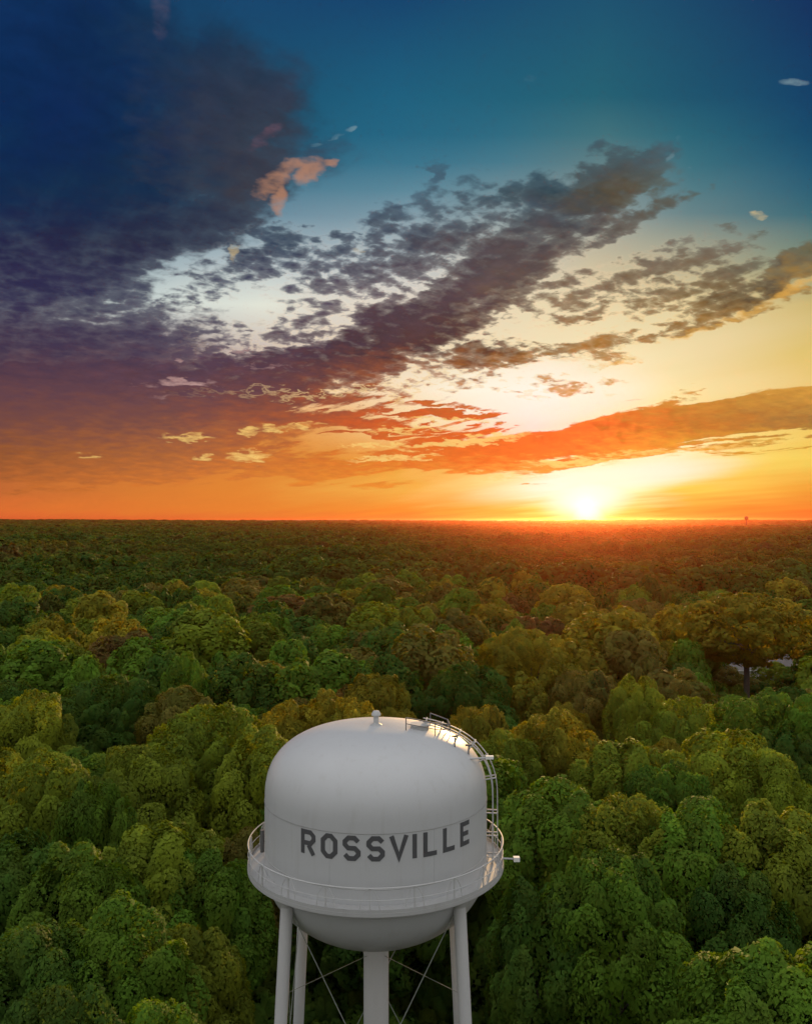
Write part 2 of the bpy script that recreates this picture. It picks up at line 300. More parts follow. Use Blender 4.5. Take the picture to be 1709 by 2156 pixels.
material('asphalt', lambda T: bsdf(T, T.mix(T.noise(T.new('ShaderNodeNewGeometry').outputs['Position'], 2, 6), (.05, .05, .05), (.09, .085, .08)), .9))

# ------------------------------------------------------------------ mesh helpers
class MB:
    """collects simple shapes and links them as ONE mesh object"""
    def __init__(s): s.v = []; s.f = []
    def add(s, vs, fs):
        o = len(s.v); s.v += [tuple(v) for v in vs]; s.f += [tuple(i+o for i in f) for f in fs]; return s
    def box(s, c, size, M=None):
        x, y, z = (k/2 for k in size)
        vs = [Vector((sx*x, sy*y, sz*z)) for sx in (-1, 1) for sy in (-1, 1) for sz in (-1, 1)]
        if M is not None: vs = [M @ v for v in vs]
        vs = [v + Vector(c) for v in vs]
        return s.add(vs, [(0, 1, 3, 2), (4, 6, 7, 5), (0, 4, 5, 1), (2, 3, 7, 6), (0, 2, 6, 4), (1, 5, 7, 3)])
    def tube(s, pts, r, n=8, closed=False, cap=True):
        pts = [Vector(p) for p in pts]; N = len(pts); rs = r if isinstance(r, (list, tuple)) else [r]*N
        vs = []; up = Vector((0, 0, 1))
        for i, p in enumerate(pts):
            a = pts[(i-1) % N] if (closed or i) else pts[i]; b = pts[(i+1) % N] if (closed or i < N-1) else pts[i]
            t = (b-a).normalized()
            ref = up if abs(t.z) < .9 else Vector((1, 0, 0))
            u = t.cross(ref).normalized(); w = u.cross(t).normalized()
            for k in range(n):
                q = 2*math.pi*k/n; vs.append(p + (u*math.cos(q) + w*math.sin(q))*rs[i])
        fs = []
        for i in range(N if closed else N-1):
            for k in range(n):
                a = i*n+k; b = i*n+(k+1) % n; c = ((i+1) % N)*n+(k+1) % n; d = ((i+1) % N)*n+k
                fs.append((a, b, c, d))
        if cap and not closed: fs += [tuple(range(n))[::-1], tuple(range((N-1)*n, N*n))]
        return s.add(vs, fs)
    def lathe(s, prof, n=96, c=(0, 0, 0), closed=False):
        vs = []; fs = []; m = len(prof)
        for r, z in prof:
            for k in range(n):
                q = 2*math.pi*k/n; vs.append((c[0]+r*math.cos(q), c[1]+r*math.sin(q), c[2]+z))
        for i in range(m if closed else m-1):
            j = (i+1) % m
            for k in range(n): fs.append((i*n+k, i*n+(k+1) % n, j*n+(k+1) % n, j*n+k))
        return s.add(vs, fs)
    def build(s, name, mat, parent=None, smooth=False, **props):
        me = bpy.data.meshes.new(name); me.from_pydata(s.v, [], s.f); me.update()
        if smooth:
            me.polygons.foreach_set('use_smooth', [True]*len(me.polygons))
            me.set_sharp_from_angle(angle=R(35))
        me.materials.append(MATS[mat]); o = bpy.data.objects.new(name, me); COL.objects.link(o)
        if parent is not None: o.parent = parent
        for k, v in props.items(): o[k] = v
        return o
def thing(name, loc, label, cat, group=None, rz=0.0):
    o = bpy.data.objects.new(name, None); COL.objects.link(o); o.location = loc; o.rotation_euler = (0, 0, rz); o.empty_display_size = .5
    o['label'] = label; o['category'] = cat
    if group: o['group'] = group
    return o

# ------------------------------------------------------------------ ground to the horizon
def ground_z(d): 
    t = min(max((d-2200)/5200, 0), 1); u = min(max((d-6800)/4500, 0), 1); return (t*t*(3-2*t))*17+u*u*(3-2*u)*21.5
mb = MB(); rings = [0, 60, 150, 300, 600, 1000, 1500, 2200, 3000, 3800, 4600, 5400, 6200, 7000, 8000, 9500, 12000]; n = 128
rg = random.Random(4)
prof = [(max(r, .01), ground_z(r)) for r in rings]
mb.lathe(prof, n)
for i, (x, y, z) in enumerate(mb.v):
    d = math.hypot(x, y)
    if d > 2500:
        a = math.atan2(x, y); z += 3.0*math.sin(a*7+d*.0007)+2.0*math.sin(a*19+1.3+d*.0012)
        mb.v[i] = (x, y, z)
gr = mb.build('ground', 'ground', smooth=True, kind='structure')
mb = MB(); mb.lathe([(.01, .012), (7, .012), (9.5, .012)], 40, (-1.2, 36, 0)); mb.build('gravel_pad', 'gravel', kind='structure')
mb = MB(); mb.add([(62, 168, .012), (104, 166, .012), (122, 236, .012), (64, 240, .012)], [(0, 1, 2, 3)]); mb.build('lawn', 'lawn', kind='structure')
mb = MB(); mb.add([(58, 181, .02), (120, 178, .02), (120, 184, .02), (58, 187, .02)], [(0, 1, 2, 3)]); mb.build('road', 'asphalt', kind='structure')

# ------------------------------------------------------------------ haze
mb = MB(); mb.box((0, 0, 24.5), (25600, 25600, 59))
hz = mb.build('haze', 'ground', kind='stuff')
def hazemat():
    m = bpy.data.materials.new('haze'); m.use_nodes = True; T = NT(m.node_tree); T.n.clear()
    v = T.new('ShaderNodeVolumePrincipled', {'Color': (1.0, .22, .10), 'Density': 2.6e-5, 'Anisotropy': .91})
    o = T.new('ShaderNodeOutputMaterial'); T.l.new(v.outputs[0], o.inputs['Volume']); return m
hz.data.materials.clear(); hz.data.materials.append(hazemat())

# ------------------------------------------------------------------ the water tower
TX, TY = -1.2, 36.0
tower = thing('water_tower', (TX, TY, 0), 'large pale grey water tower with black town lettering on four legs', 'water tower')
RT = 4.43; ZTOP, ZSEAM, ZSH = 29.76, 26.94, 24.4
roof = [(.001, ZTOP-ZSEAM)]
for i in range(1, 49):
    t = (i/48)**1.15*math.pi/2
    roof.append((RT*math.sin(t)**.75, (ZTOP-ZSEAM)*math.cos(t)**.75 if i < 48 else 0.0))
o = MB().lathe(roof, 96, (0, 0, ZSEAM)).build('tank_roof', 'tank_paint', tower, True)
sheets = MB().lathe([(RT+.004, ZSEAM), (RT+.004, ZSH)], 96).build('tank_shell', 'tank_paint', tower, True)
o = MB().lathe([(RT+.004, 0), (RT+.02, .012), (RT+.02, -.012), (RT+.004, -.024)], 96, (0, 0, ZSEAM-.02)).build('weld_seam', 'deck_paint', tower, True)
for zz_ in (24.95,):
    MB().lathe([(RT+.004, .02), (RT+.016, .01), (RT+.016, -.01), (RT+.004, -.02)], 96, (0, 0, zz_)).build('weld_seam', 'deck_paint', tower, True)
rt = random.Random(5)
for zlo, zhi, aa in ((24.97, ZSEAM-.06, (-150, -100, -64, -20, 30, 75, 130)),):
    for a in aa:
        t = R(a); cx, cy = math.sin(t), -math.cos(t)
        MB().tube([(cx*(RT+.004), cy*(RT+.004), zlo), (cx*(RT+.004), cy*(RT+.004), zhi)], .010, 6).build('weld_seam', 'tank_paint', tower)
bowl = []
for i in range(0, 29):
    t = i/28*math.pi/2; bowl.append((max(RT*math.cos(t), .001), -3.1*math.sin(t)))
MB().lathe(bowl, 96, (0, 0, ZSH)).build('tank_bowl', 'tank_paint', tower, True)
MB().tube([(0, 0, 0), (0, 0, ZSH-3.2)], .5, 32).build('riser_pipe', 'leg_paint', tower, True)
MB().lathe([(.5, -.12), (.62, -.10), (.70, .10), (.5, .12)], 32, (0, 0, ZSH-3.30)).build('riser_collar', 'leg_paint', tower, True)
# balcony
RB = 5.10
MB().lathe([(RT+.006, .0), (RB, .0), (RB, -.13), (RB-.03, -.13), (RB-.03, -.05), (RT-.10, -.05)], 96, (0, 0, ZSH)).build('balcony_floor', 'deck_paint', tower, True)
MB().lathe([(RT+.01, -.06), (RT+.30, -.06), (RT+.30, -.36), (RT-.02, -.36)], 96, (0, 0, ZSH)).build('ring_girder', 'deck_paint', tower, True)
rail = MB().lathe([(RB-.03+.024*math.cos(q*math.pi/4), .024*math.sin(q*math.pi/4)) for q in range(8)], 96, (0, 0, ZSH+.86), closed=True).build('handrail', 'steel_paint', tower, True)
MB().lathe([(RB-.03+.013*math.cos(q*math.pi/3), .013*math.sin(q*math.pi/3)) for q in range(6)], 96, (0, 0, ZSH+.44), closed=True).build('middle_rail', 'steel_paint', tower, True)
MB().lathe([(RB-.01, 0), (RB-.01, .12), (RB-.02, .12), (RB-.02, 0)], 96, (0, 0, ZSH+.002)).build('toe_plate', 'deck_paint', tower, True)
post = brace = None
NPST = 20
for k in range(NPST):
    t = 2*math.pi*k/NPST-.01
    if post is None:
        post = MB().box((0, 0, .43), (.05, .05, .86)).build('rail_post', 'steel_paint', tower)
        w = .36; brace = MB().tube([(-w, 0, .03), (-w*.8, 0, .5), (-w*.4, 0, .76), (0, 0, .82), (w*.4, 0, .76), (w*.8, 0, .5), (w, 0, .03)], .016, 6).build('rail_brace', 'steel_paint', tower)
        p, b = post, brace
    else:
        p, b = post.copy(), brace.copy(); COL.objects.link(p); COL.objects.link(b); p.parent = tower; b.parent = tower
    for q in (p, b): q.location = ((RB-.06)*math.sin(t), -(RB-.06)*math.cos(t), ZSH); q.rotation_euler = (0, 0, t)
# legs, bracing
SL = .047; LT = 3.14; HLEG = ZSH-.05
def legp(sx, sy, z): q = LT+SL*(HLEG-z); return Vector((sx*q, sy*q, z))
for sx in (-1, 1):
    for sy in (-1, 1):
        MB().tube([legp(sx, sy, 0.3), legp(sx, sy, HLEG-1.3), legp(sx, sy, HLEG)], .235, 24).build('leg', 'leg_paint', tower, True)
        MB().box((sx*(LT+SL*HLEG), sy*(LT+SL*HLEG), .16), (1.3, 1.3, .34)).build('footing', 'concrete', tower)
        pp = legp(sx, sy, HLEG-.5); MB().tube([pp+Vector((0, 0, .0)), pp+Vector((0, 0, .47))], [.245, .42], 20).build('leg_cap', 'leg_paint', tower, True)
ZJ = [ZSH-.45, 10.0, .6]
for i in range(2):
    za, zb = ZJ[i], ZJ[i+1]
    for sx, sy, tx, ty in ((-1, -1, 1, -1), (1, -1, -1, -1), (-1, 1, 1, 1), (1, 1, -1, 1), (-1, -1, -1, 1), (-1, 1, -1, -1), (1, -1, 1, 1), (1, 1, 1, -1)):
        MB().tube([legp(sx, sy, za), legp(tx, ty, zb)], .019, 8).build('brace_rod', 'rod_paint', tower, True)
for z in (10.0,):
    for (a, b) in (((-1, -1), (1, -1)), ((1, -1), (1, 1)), ((1, 1), (-1, 1)), ((-1, 1), (-1, -1))):
        MB().tube([legp(*a, z), legp(*b, z)], .09, 10).build('strut', 'leg_paint', tower, True)
for z in (20.65, 10.05):
    for sx in (-1, 1):
        for sy in (-1, 1):
            MB().tube([Vector((sx*.35, sy*.35, z)), legp(sx, sy, z)], .010, 6).build('tie_rod', 'rod_paint', tower, True)
# letters, wrapped round the shell (strokes of one width, corners cut)
def octo(w, h, c=.16): return [(-w, h-c), (-w+c, h), (w-c, h), (w, h-c), (w, -h+c), (w-c, -h), (-w+c, -h), (-w, -h+c)]
w_, h_ = .24, .36
GLY = {
 'O': [(octo(w_, h_), True)],
 'S': [([(w_, h_-.13), (w_, h_-.13), (w_-.13, h_), (-w_+.13, h_), (-w_, h_-.13), (-w_, .12), (-w_+.12, .0), (w_-.12, 0), (w_, -.12), (w_, -h_+.13), (w_-.13, -h_), (-w_+.13, -h_), (-w_, -h_+.13)][1:], False)],
 'R': [([(-w_, -h_-.07), (-w_, h_), (w_-.13, h_), (w_, h_-.12), (w_, .10), (w_-.12, -.03), (-w_+.07, -.03)], False), ([(.02, -.10), (w_, -h_-.07)], False)],
 'V': [([(-w_-.03, h_+.07), (0, -h_+.02), (w_+.03, h_+.07)], False)],
 'I': [([(0, h_+.07), (0, -h_-.07)], False)],
 'L': [([(-w_+.03, h_+.07), (-w_+.03, -h_), (w_+.02, -h_)], False)],
 'E': [([(w_, h_), (-w_+.02, h_), (-w_+.02, -h_), (w_, -h_)], False), ([(-w_+.09, 0), (w_-.07, 0)], False)],
}
def stroke(path, closed, hw=.084):
    P_ = [Vector(p) for p in path]; N = len(P_); L = []; Rr = []
    for i, p in enumerate(P_):
        a = P_[(i-1) % N] if (closed or i > 0) else None; b = P_[(i+1) % N] if (closed or i < N-1) else None
        d1 = (p-a).normalized() if a is not None else None; d2 = (b-p).normalized() if b is not None else None
        d1 = d1 or d2; d2 = d2 or d1
        n1 = Vector((-d1.y, d1.x)); n2 = Vector((-d2.y, d2.x)); m = (n1+n2).normalized(); k = hw/max(m.dot(n1), .45)
        L.append(p+m*k); Rr.append(p-m*k)
    return [(L[i], L[(i+1) % N], Rr[(i+1) % N], Rr[i]) for i in range(N if closed else N-1)]
def letter(ch, ang, zc):
    mb = MB(); off = .012
    def wrap(p, r): t = R(ang)+p[0]/RT; return (r*math.sin(t), -r*math.cos(t), zc+p[1]*1.0)
    for path, closed in GLY[ch]:
        off += .003
        for (a, b, c, d) in stroke(path, closed):
            n = 5
            for i in range(n):
                q = [a.lerp(b, i/n), a.lerp(b, (i+1)/n), d.lerp(c, (i+1)/n), d.lerp(c, i/n)]
                vs = [wrap(p, RT+off) for p in q]+[wrap(p, RT-.01) for p in q]
                mb.add(vs, [(0, 1, 2, 3), (7, 6, 5, 4), (0, 4, 5, 1), (1, 5, 6, 2), (2, 6, 7, 3), (3, 7, 4, 0)])
    return mb.build('letter', 'black_letter', tower, label='black capital letter '+ch)
for ch, a in zip('ROSSVILLE', (-31.6, -20.3, -9.4, 1.7, 12.4, 19.9, 28.0, 38.7, 50.0)): letter(ch, a, 26.40)
# roof vent, hatch, ladder with brackets on the right
def prof_pt(s):
    """point (r, z) outside the tank: s 0..1 up the shell, 1..2 over the roof"""
    if s <= 1: return RT, ZSH+(ZSEAM-ZSH)*s
    t = (2-s)*math.pi/2; return RT*math.sin(t)**.75, ZSEAM+(ZTOP-ZSEAM)*math.cos(t)**.75
vent = MB().tube([(0, -.05, ZTOP-.05), (0, -.05, ZTOP+.42)], .11, 16).build('vent_pipe', 'steel_paint', tower, True)
MB().lathe([(.001, .16), (.12, .14), (.19, .03), (.19, -.03), (.11, -.03)], 20, (0, -.05, ZTOP+.42)).build('vent_cap', 'steel_paint', tower, True)
MB().lathe([(.11, .10), (.24, .03), (.26, .0)], 20, (0, -.05, ZTOP-.02)).build('vent_flange', 'deck_paint', tower, True)
LA = R(84)
def lad(s, side, offs):
    r, z = prof_pt(s); r2, z2 = prof_pt(min(s+.01, 1.999)) if s < 1.99 else (r-.03, z)
    t = Vector((r2-r, z2-z)).normalized() if (r2-r or z2-z) else Vector((0, 1)); nrm = Vector((t.y, -t.x))
    rr, z = r+nrm.x*offs, z+nrm.y*offs
    return Vector((rr*math.sin(LA)+side*math.cos(LA), -rr*math.cos(LA)+side*math.sin(LA), z))
ladder = MB(); 
SS = [i/40 for i in range(0, 73)]
lobj = None
for sd in (-.2, .2):
    MB().tube([lad(s, sd, .24) for s in SS], .028, 6).build('ladder_rail', 'steel_paint', tower, True)
MB().tube([lad(s, 0, .42) for s in SS], .022, 6).build('safety_rail', 'steel_paint', tower, True)
acc = 0; last = lad(0, 0, .24)
for i in range(1, 1440):
    s = i/800; p = lad(s, 0, .24); acc += (p-last).length; last = p
    if acc > .33:
        acc = 0; MB().tube([lad(s, -.2, .24), lad(s, .2, .24)], .014, 5).build('ladder_rung', 'steel_paint', tower)
for s in (.12, .45, .8, 1.12, 1.28, 1.42, 1.55, 1.68, 1.78):
    m = MB()
    for sd in (-.2, .2): m.tube([lad(s, sd, -.02), lad(s, sd, .42)], .028, 6)
    m.tube([lad(s, -.2, .42), lad(s, .2, .42)], .022, 6)
    m.build('ladder_bracket', 'steel_paint', tower)
p = lad(1.30, 0, .0); q = lad(1.30, 0, .5)
MB().tube([Vector((3.2, p.y-.9, 28.72)), Vector((4.3, p.y-.7, 28.72)), Vector((4.42, p.y-.7, 28.72))], .035, 8).build('antenna_arm', 'steel_paint', tower)
MB().box((4.46, p.y-.7, 28.74), (.30, .14, .12)).build('antenna_head', 'trim_white', tower)
# hatch with its little guard rail
hc = Vector((1.75, -.2, 0)); 
def zroof(x, y):
    r = min(math.hypot(x, y)/RT, .999)
    t = math.asin(r**(1/.75)); return ZSEAM+(ZTOP-ZSEAM)*math.cos(t)**.75
MB().tube([(1.75, -.2, zroof(1.75, .2)-.08), (1.75, -.2, zroof(1.75, .2)+.14)], .36, 20).build('hatch', 'deck_paint', tower, True)
MB().tube([(1.75, -.2, zroof(1.75, .2)+.14), (1.75, -.2, zroof(1.75, .2)+.19)], .40, 20).build('hatch_lid', 'steel_paint', tower, True)
gp = [(1.2, -.75), (2.35, -.85), (2.95, -.35), (2.9, .45), (2.2, .75)]
m = MB()
for (x, y) in gp: MB().tube([(x, y, zroof(x, y)-.03), (x, y, zroof(x, y)+.5)], .024, 6).build('hatch_rail_post', 'dark_steel', tower)
m.tube([(x, y, zroof(x, y)+.5) for x, y in gp], .024, 6); m.tube([(x, y, zroof(x, y)+.26) for x, y in gp], .018, 6)
m.build('hatch_guard_rail', 'dark_steel', tower)
for (x, y, hh) in ((3.1, -1.2, .42), (3.65, -1.0, .36)):
    MB().tube([(x, y, zroof(x, y)-.03), (x, y, zroof(x, y)+hh)], .03, 6).build('antenna_mast', 'dark_steel', tower)
    MB().box((x, y, zroof(x, y)+hh), (.26, .08, .07)).build('antenna_head', 'dark_steel', tower)
# balcony lamp on its short arm
t = R(83)
MB().tube([((RB-.06)*math.sin(t), -(RB-.06)*math.cos(t), ZSH+.22), ((RB+.42)*math.sin(t), -(RB+.42)*math.cos(t), ZSH+.22)], .035, 8).build('lamp_arm', 'steel_paint', tower)
MB().box(((RB+.5)*math.sin(t), -(RB+.5)*math.cos(t), ZSH+.22), (.24, .2, .17)).build('lamp_head', 'trim_white', tower)
t = R(-98)
MB().tube([((RT+.3)*math.sin(t), -(RT+.3)*math.cos(t), ZSH+.01), ((RT+.3)*math.sin(t), -(RT+.3)*math.cos(t), ZSH+.9)], .09, 10).build('overflow_pipe', 'dark_steel', tower, True)

# ------------------------------------------------------------------ far water tower on the horizon
fd = 3000.0; fx = (1571-854.5)/1878*fd
ft = thing('distant_water_tower', (fx, fd, ground_z(fd)), 'tiny dark water tower standing on the horizon right of the sun', 'water tower')
tz = 43-ground_z(fd)
MB().lathe([(.01, 14), (4.0, 12.8), (6.2, 9.5), (6.6, 6.5), (5.0, 3.0), (2.2, .2)], 32, (0, 0, tz-5)).build('tank', 'far_steel', ft, True)
MB().tube([(0, 0, 0), (0, 0, tz-4.5)], [2.6, 2.0], 16).build('column', 'far_steel', ft, True)

# ------------------------------------------------------------------ houses seen between the trees on the right
def house(name, loc, rz, L, Wd, H, rise, label, roofm='roof_shingle'):
    h = thing(name, loc, label, 'house', None, R(rz))
    MB().box((0, 0, H/2), (L, Wd, H)).build('wall', 'wall_siding', h)
    x, y = L/2-.02, Wd/2-.02
    for s in (-1, 1): MB().add([(s*x, -y, H), (s*x, y, H), (s*x, 0, H+rise), (s*(x-.2), -y, H), (s*(x-.2), y, H), (s*(x-.2), 0, H+rise)], [(0, 1, 2), (5, 4, 3), (0, 3, 4, 1), (1, 4, 5, 2), (2, 5, 3, 0)]).build('gable', 'wall_siding', h)
    m = MB(); ox, oy = L/2+.5, Wd/2+.55; k = rise/(Wd/2); th = .16
    for s in (-1, 1):
        e = H-.55*k
        m.add([(-ox, s*oy, e), (ox, s*oy, e), (ox, 0, H+rise+.02), (-ox, 0, H+rise+.02), (-ox, s*oy, e+th), (ox, s*oy, e+th), (ox, 0, H+rise+th+.05), (-ox, 0, H+rise+th+.05)],
              [(0, 1, 2, 3), (7, 6, 5, 4), (0, 4, 5, 1), (1, 5, 6, 2), (3, 7, 4, 0)])
    rf = m.build('roof', roofm, h)
    MB().box((L*.25, Wd*.12, H+rise+.4), (.8, .8, 1.5)).build('chimney', 'concrete', rf)
    for s in (-1, 1):
        MB().box((0, s*(oy+.03), H-.55*k+.06), (L+1.0, .05, .22)).build('fascia', 'trim_white', h)
    for s in (-1, 1):
        for i in range(4):
            xx = -L/2+L*(i+.5)/4
            if s < 0 and i == 1:
                d = MB().box((xx, s*(Wd/2+.03), 1.05), (1.0, .06, 2.1)).build('door', 'trim_white', h); MB().box((xx+.36, s*(Wd/2+.08), 1.0), (.08, .05, .08)).build('handle', 'dark_steel', d); continue
            f = MB().box((xx, s*(Wd/2+.03), 1.6), (1.5, .06, 1.4)).build('window', 'trim_white', h); MB().box((xx, s*(Wd/2+.066), 1.6), (1.2, .03, 1.1)).build('pane', 'window_glass', f)
    return h
house('house', (83, 212, 0), 6, 15, 8.5, 3.4, 2.4, 'pale house with white eaves seen under the spreading tree on the right')
house('house', (84, 192, 0), -38, 13, 8.5, 3.2, 3.0, 'grey-roofed house slanting behind the bright green tree at right')
house('house', (100, 213, 0), 10, 13, 8, 3.3, 2.4, 'pale house cut by the right edge beyond the grey roof')

# ------------------------------------------------------------------ trees
NRM = {}
def quads_mesh(name, V, tint, mat, extra=None):
    """V: (n,4,3) leaf cards; extra: (verts, faces) of solid shapes in another material"""
    n = len(V); me = bpy.data.meshes.new(name)
    ev, ef = extra if extra else ([], [])
    vs = V.reshape(-1, 3); nv = len(vs)+len(ev)
    me.vertices.add(nv); co = np.concatenate([vs, np.array(ev).reshape(-1, 3)]) if len(ev) else vs
    me.vertices.foreach_set('co', co.astype(np.float32).ravel())
    nl = n*4+sum(len(f) for f in ef); me.loops.add(nl); idx = np.arange(n*4)
    if ef: idx = np.concatenate([idx, np.array([i+n*4 for f in ef for i in f])])
    me.loops.foreach_set('vertex_index', idx.astype(np.int32))
    st = list(np.arange(n)*4); c = n*4
    for f in ef: st.append(c); c += len(f)
    me.polygons.add(len(st)); me.polygons.foreach_set('loop_start', np.array(st, dtype=np.int32))
    me.materials.append(MATS[mat])
    if ef:
        me.materials.append(MATS['bark']); me.polygons.foreach_set('material_index', np.array([0]*n+[1]*len(ef), dtype=np.int32))
    a = me.attributes.new('tint', 'FLOAT', 'FACE'); a.data.foreach_set('value', np.concatenate([tint, np.zeros(len(ef))]).astype(np.float32))
    me.update(calc_edges=True)
    N_ = NRM.pop(id(V)); nn = np.repeat(N_, 4, axis=0)
    if len(ev): nn = np.concatenate([nn, np.tile([0., 0., 0.], (len(ev), 1))])
    me.normals_split_custom_set_from_vertices(nn.tolist())
    return me

def crown(rs, Rc, z0, z1, nk, ncard, leaf, amp=.30, fill=.14):
    """billowing crown: a dome carrying nk rounded knobs, each knob rough with smaller ones, dark gaps in the valleys"""
    H = z1-z0; cz = z0+H*.42
    i = np.arange(nk)+.5; ph = i*2.39996+rs.uniform(-.35, .35, nk); cz_ = np.clip(1-2*i/nk+rs.normal(0, .05, nk), -1, 1); sr = np.sqrt(1-cz_**2)
    K = np.stack([sr*np.cos(ph), sr*np.sin(ph), cz_], 1)
    kr = rs.uniform(.82, 1.12, nk)                                   # how far each knob stands out
    th0 = 2.15/np.sqrt(nk)*rs.uniform(.85, 1.2, nk)
    n = int(ncard*1.25)
    d = rs.normal(size=(n, 3)); d[:, 2] += .25; d /= np.linalg.norm(d, axis=1, keepdims=True)
    wob = .10*np.stack([np.sin(d[:, 1]*9+rs.uniform(0, 6)), np.sin(d[:, 2]*8+rs.uniform(0, 6)), np.sin(d[:, 0]*9+rs.uniform(0, 6))], 1)
    dw = d+wob; dw /= np.linalg.norm(dw, axis=1, keepdims=True)
    hgt = np.full(n, -1.0); best = np.zeros(n, int)
    for k in range(nk):
        th = np.arccos(np.clip(dw@K[k], -1, 1)); v = kr[k]-1+np.sqrt(np.clip(1-(th/th0[k])**2, 0, 1))
        v = np.where(th < th0[k], v, -1.0); m = v > hgt; hgt[m] = v[m]; best[m] = k
    hgt = np.clip(hgt, 0, 1.2)
    keep = rs.random(n) < np.clip(.25+hgt*1.1, 0, 1); d, hgt, best = d[keep], hgt[keep], best[keep]; n = len(d)
    K2 = rs.normal(size=(int(nk*9), 3)); K2 /= np.linalg.norm(K2, axis=1, keepdims=True)
    fine = np.zeros(n)
    for s0 in range(0, n, 4000): fine[s0:s0+4000] = (d[s0:s0+4000]@K2.T).max(1)
    fine = np.clip((fine-np.cos(1.25/np.sqrt(nk*9)*1.6))/(1-np.cos(1.25/np.sqrt(nk*9)*1.6)), 0, 1)
    az = np.arctan2(d[:, 1], d[:, 0]); lop = 1+.10*np.sin(az*2+rs.uniform(0, 6))+.07*np.sin(az*3+rs.uniform(0, 6))
    r = (1-amp)+amp*hgt+.045*fine-np.abs(rs.normal(0, .035, n))
    inner = rs.random(n) < fill; r = np.where(inner, r*rs.uniform(.6, .9, n), r)
    up = np.where(d[:, 2] > 0, (z1-cz)*1.02, (cz-z0))
    side = np.where(d[:, 2] > 0, 1.0, 1-.25*np.abs(d[:, 2]))
    Pp = np.stack([d[:, 0]*r*Rc*lop*side, d[:, 1]*r*Rc*lop*side, cz+np.sign(d[:, 2])*np.abs(d[:, 2])**.9*r*up], 1)
    nd = d/np.array([Rc, Rc, H*.52])*Rc; nd /= np.linalg.norm(nd, axis=1, keepdims=True)
    sm = nd*.50+(d-K[best])*(1.7*np.sqrt(nk)/6)+np.array([0, 0, .12]); sm /= np.linalg.norm(sm, axis=1, keepdims=True)
    nm = sm+rs.normal(0, .32, (n, 3)); nm /= np.linalg.norm(nm, axis=1, keepdims=True)
    a = rs.normal(size=(n, 3)); uu = np.cross(nm, a); uu /= np.linalg.norm(uu, axis=1, keepdims=True); vv = np.cross(nm, uu)
    s = (leaf*np.clip(rs.lognormal(-.12, .38, n), .35, 2.2)*np.where(inner, 1.7, 1))[:, None]
    V = np.stack([Pp+uu*s*.60, Pp+vv*s*.42+nm*s*.1, Pp-uu*s*.60, Pp-vv*s*.42-nm*s*.1], 1)
    kt = rs.normal(0, .15, nk); tint = np.clip(rs.normal(.5, .09, n)+kt[best]*.8+.12*(fine-.5), 0, 1)
    N_ = sm*.9+nm*.22; N_ /= np.linalg.norm(N_, axis=1, keepdims=True)
    fl = (N_*np.cross(V[:, 1]-V[:, 0], V[:, 3]-V[:, 0])).sum(1) < 0; V[fl] = V[fl][:, ::-1]
    NRM[id(V)] = N_
    C = np.stack([K[:, 0]*Rc*.8, K[:, 1]*Rc*.8, cz+K[:, 2]*H*.38], 1)
    return V, tint, C

def limbs(rs, C, z0, z1, r0, n=7, base=0.0, sides=7):
    m = MB(); top = z0+(z1-z0)*.62; bend = rs.normal(0, .3, 2)
    pts = [(0, 0, base), (bend[0]*.3, bend[1]*.3, base+(z0-base)*.5), (bend[0], bend[1], z0), (bend[0]*1.2, bend[1]*1.2, top)]
    m.tube(pts, [r0*1.35, r0, r0*.8, r0*.28], sides)
    ids = rs.choice(len(C), min(n, len(C)), replace=False)
    for j in ids:
        c = C[j]; f = rs.uniform(.1, .7); zs = z0-1.2+(top-z0)*f; k = (zs-z0)/(top-z0)
        s0 = Vector((bend[0], bend[1], zs)); e = Vector(c)
        if e.z < zs: e.z = zs+.4
        mid = s0.lerp(e, .5)+Vector((0, 0, -.25*(e-s0).length*.3))
        m.tube([s0, mid, e], [r0*.42, r0*.26, r0*.08], 5)
    return m

NEARV = []
specs = [  # crown radius, base, top, knobs
 (6.2, 8.5, 21.5, 50), (6.6, 9.0, 21.0, 66), (5.6, 8.0, 22.0, 42), (7.2, 9.5, 21.0, 78), (5.8, 8.0, 20.5, 46), (6.6, 9.5, 22.0, 58), (5.2, 8.0, 20.0, 38), (6.8, 8.5, 21.5, 44)]
for i, (rc, z0, z1, nl) in enumerate(specs):
    rs = np.random.RandomState(100+i)
    V, t, C = crown(rs, rc, z0, z1, nl, 40000, .19, amp=.26+.03*(i % 4))
    NEARV.append((quads_mesh('crown', V, t, 'leaf'), limbs(rs, C, z0, z1, .30, 9), rc, z1))
MIDV = []
for i, (rc, z0, z1, nl) in enumerate([(5.4, 7, 21, 34), (5.8, 8, 20.5, 42), (4.8, 7, 21.5, 30), (6.4, 8.5, 20.5, 46), (5.1, 7, 20.5, 28), (4.4, 8, 21, 26), (5.8, 7, 21, 36)]):
    rs = np.random.RandomState(200+i)
    V, t, C = crown(rs, rc, z0, z1, nl, 7500, .40, amp=.28+.03*(i % 4))
    MIDV.append((quads_mesh('crown', V, t, 'leaf'), limbs(rs, C, z0, z1, .30, 5, sides=5), rc, z1))
rs = np.random.RandomState(77)
V, t, C = crown(rs, 9.6, 13.5, 25.5, 80, 16000, .40, amp=.28, fill=.1)
SPREAD = (quads_mesh('crown', V, t, 'leaf'), limbs(rs, C, 14.0, 25.0, .5, 14), 9.6, 25.0)
V, t, C = crown(rs, 8.4, 7.0, 22.5, 120, 66000, .21, amp=.26)
BROAD = (quads_mesh('crown', V, t, 'leaf'), limbs(rs, C, 8.5, 22.5, .45, 12), 8.4, 22.5)
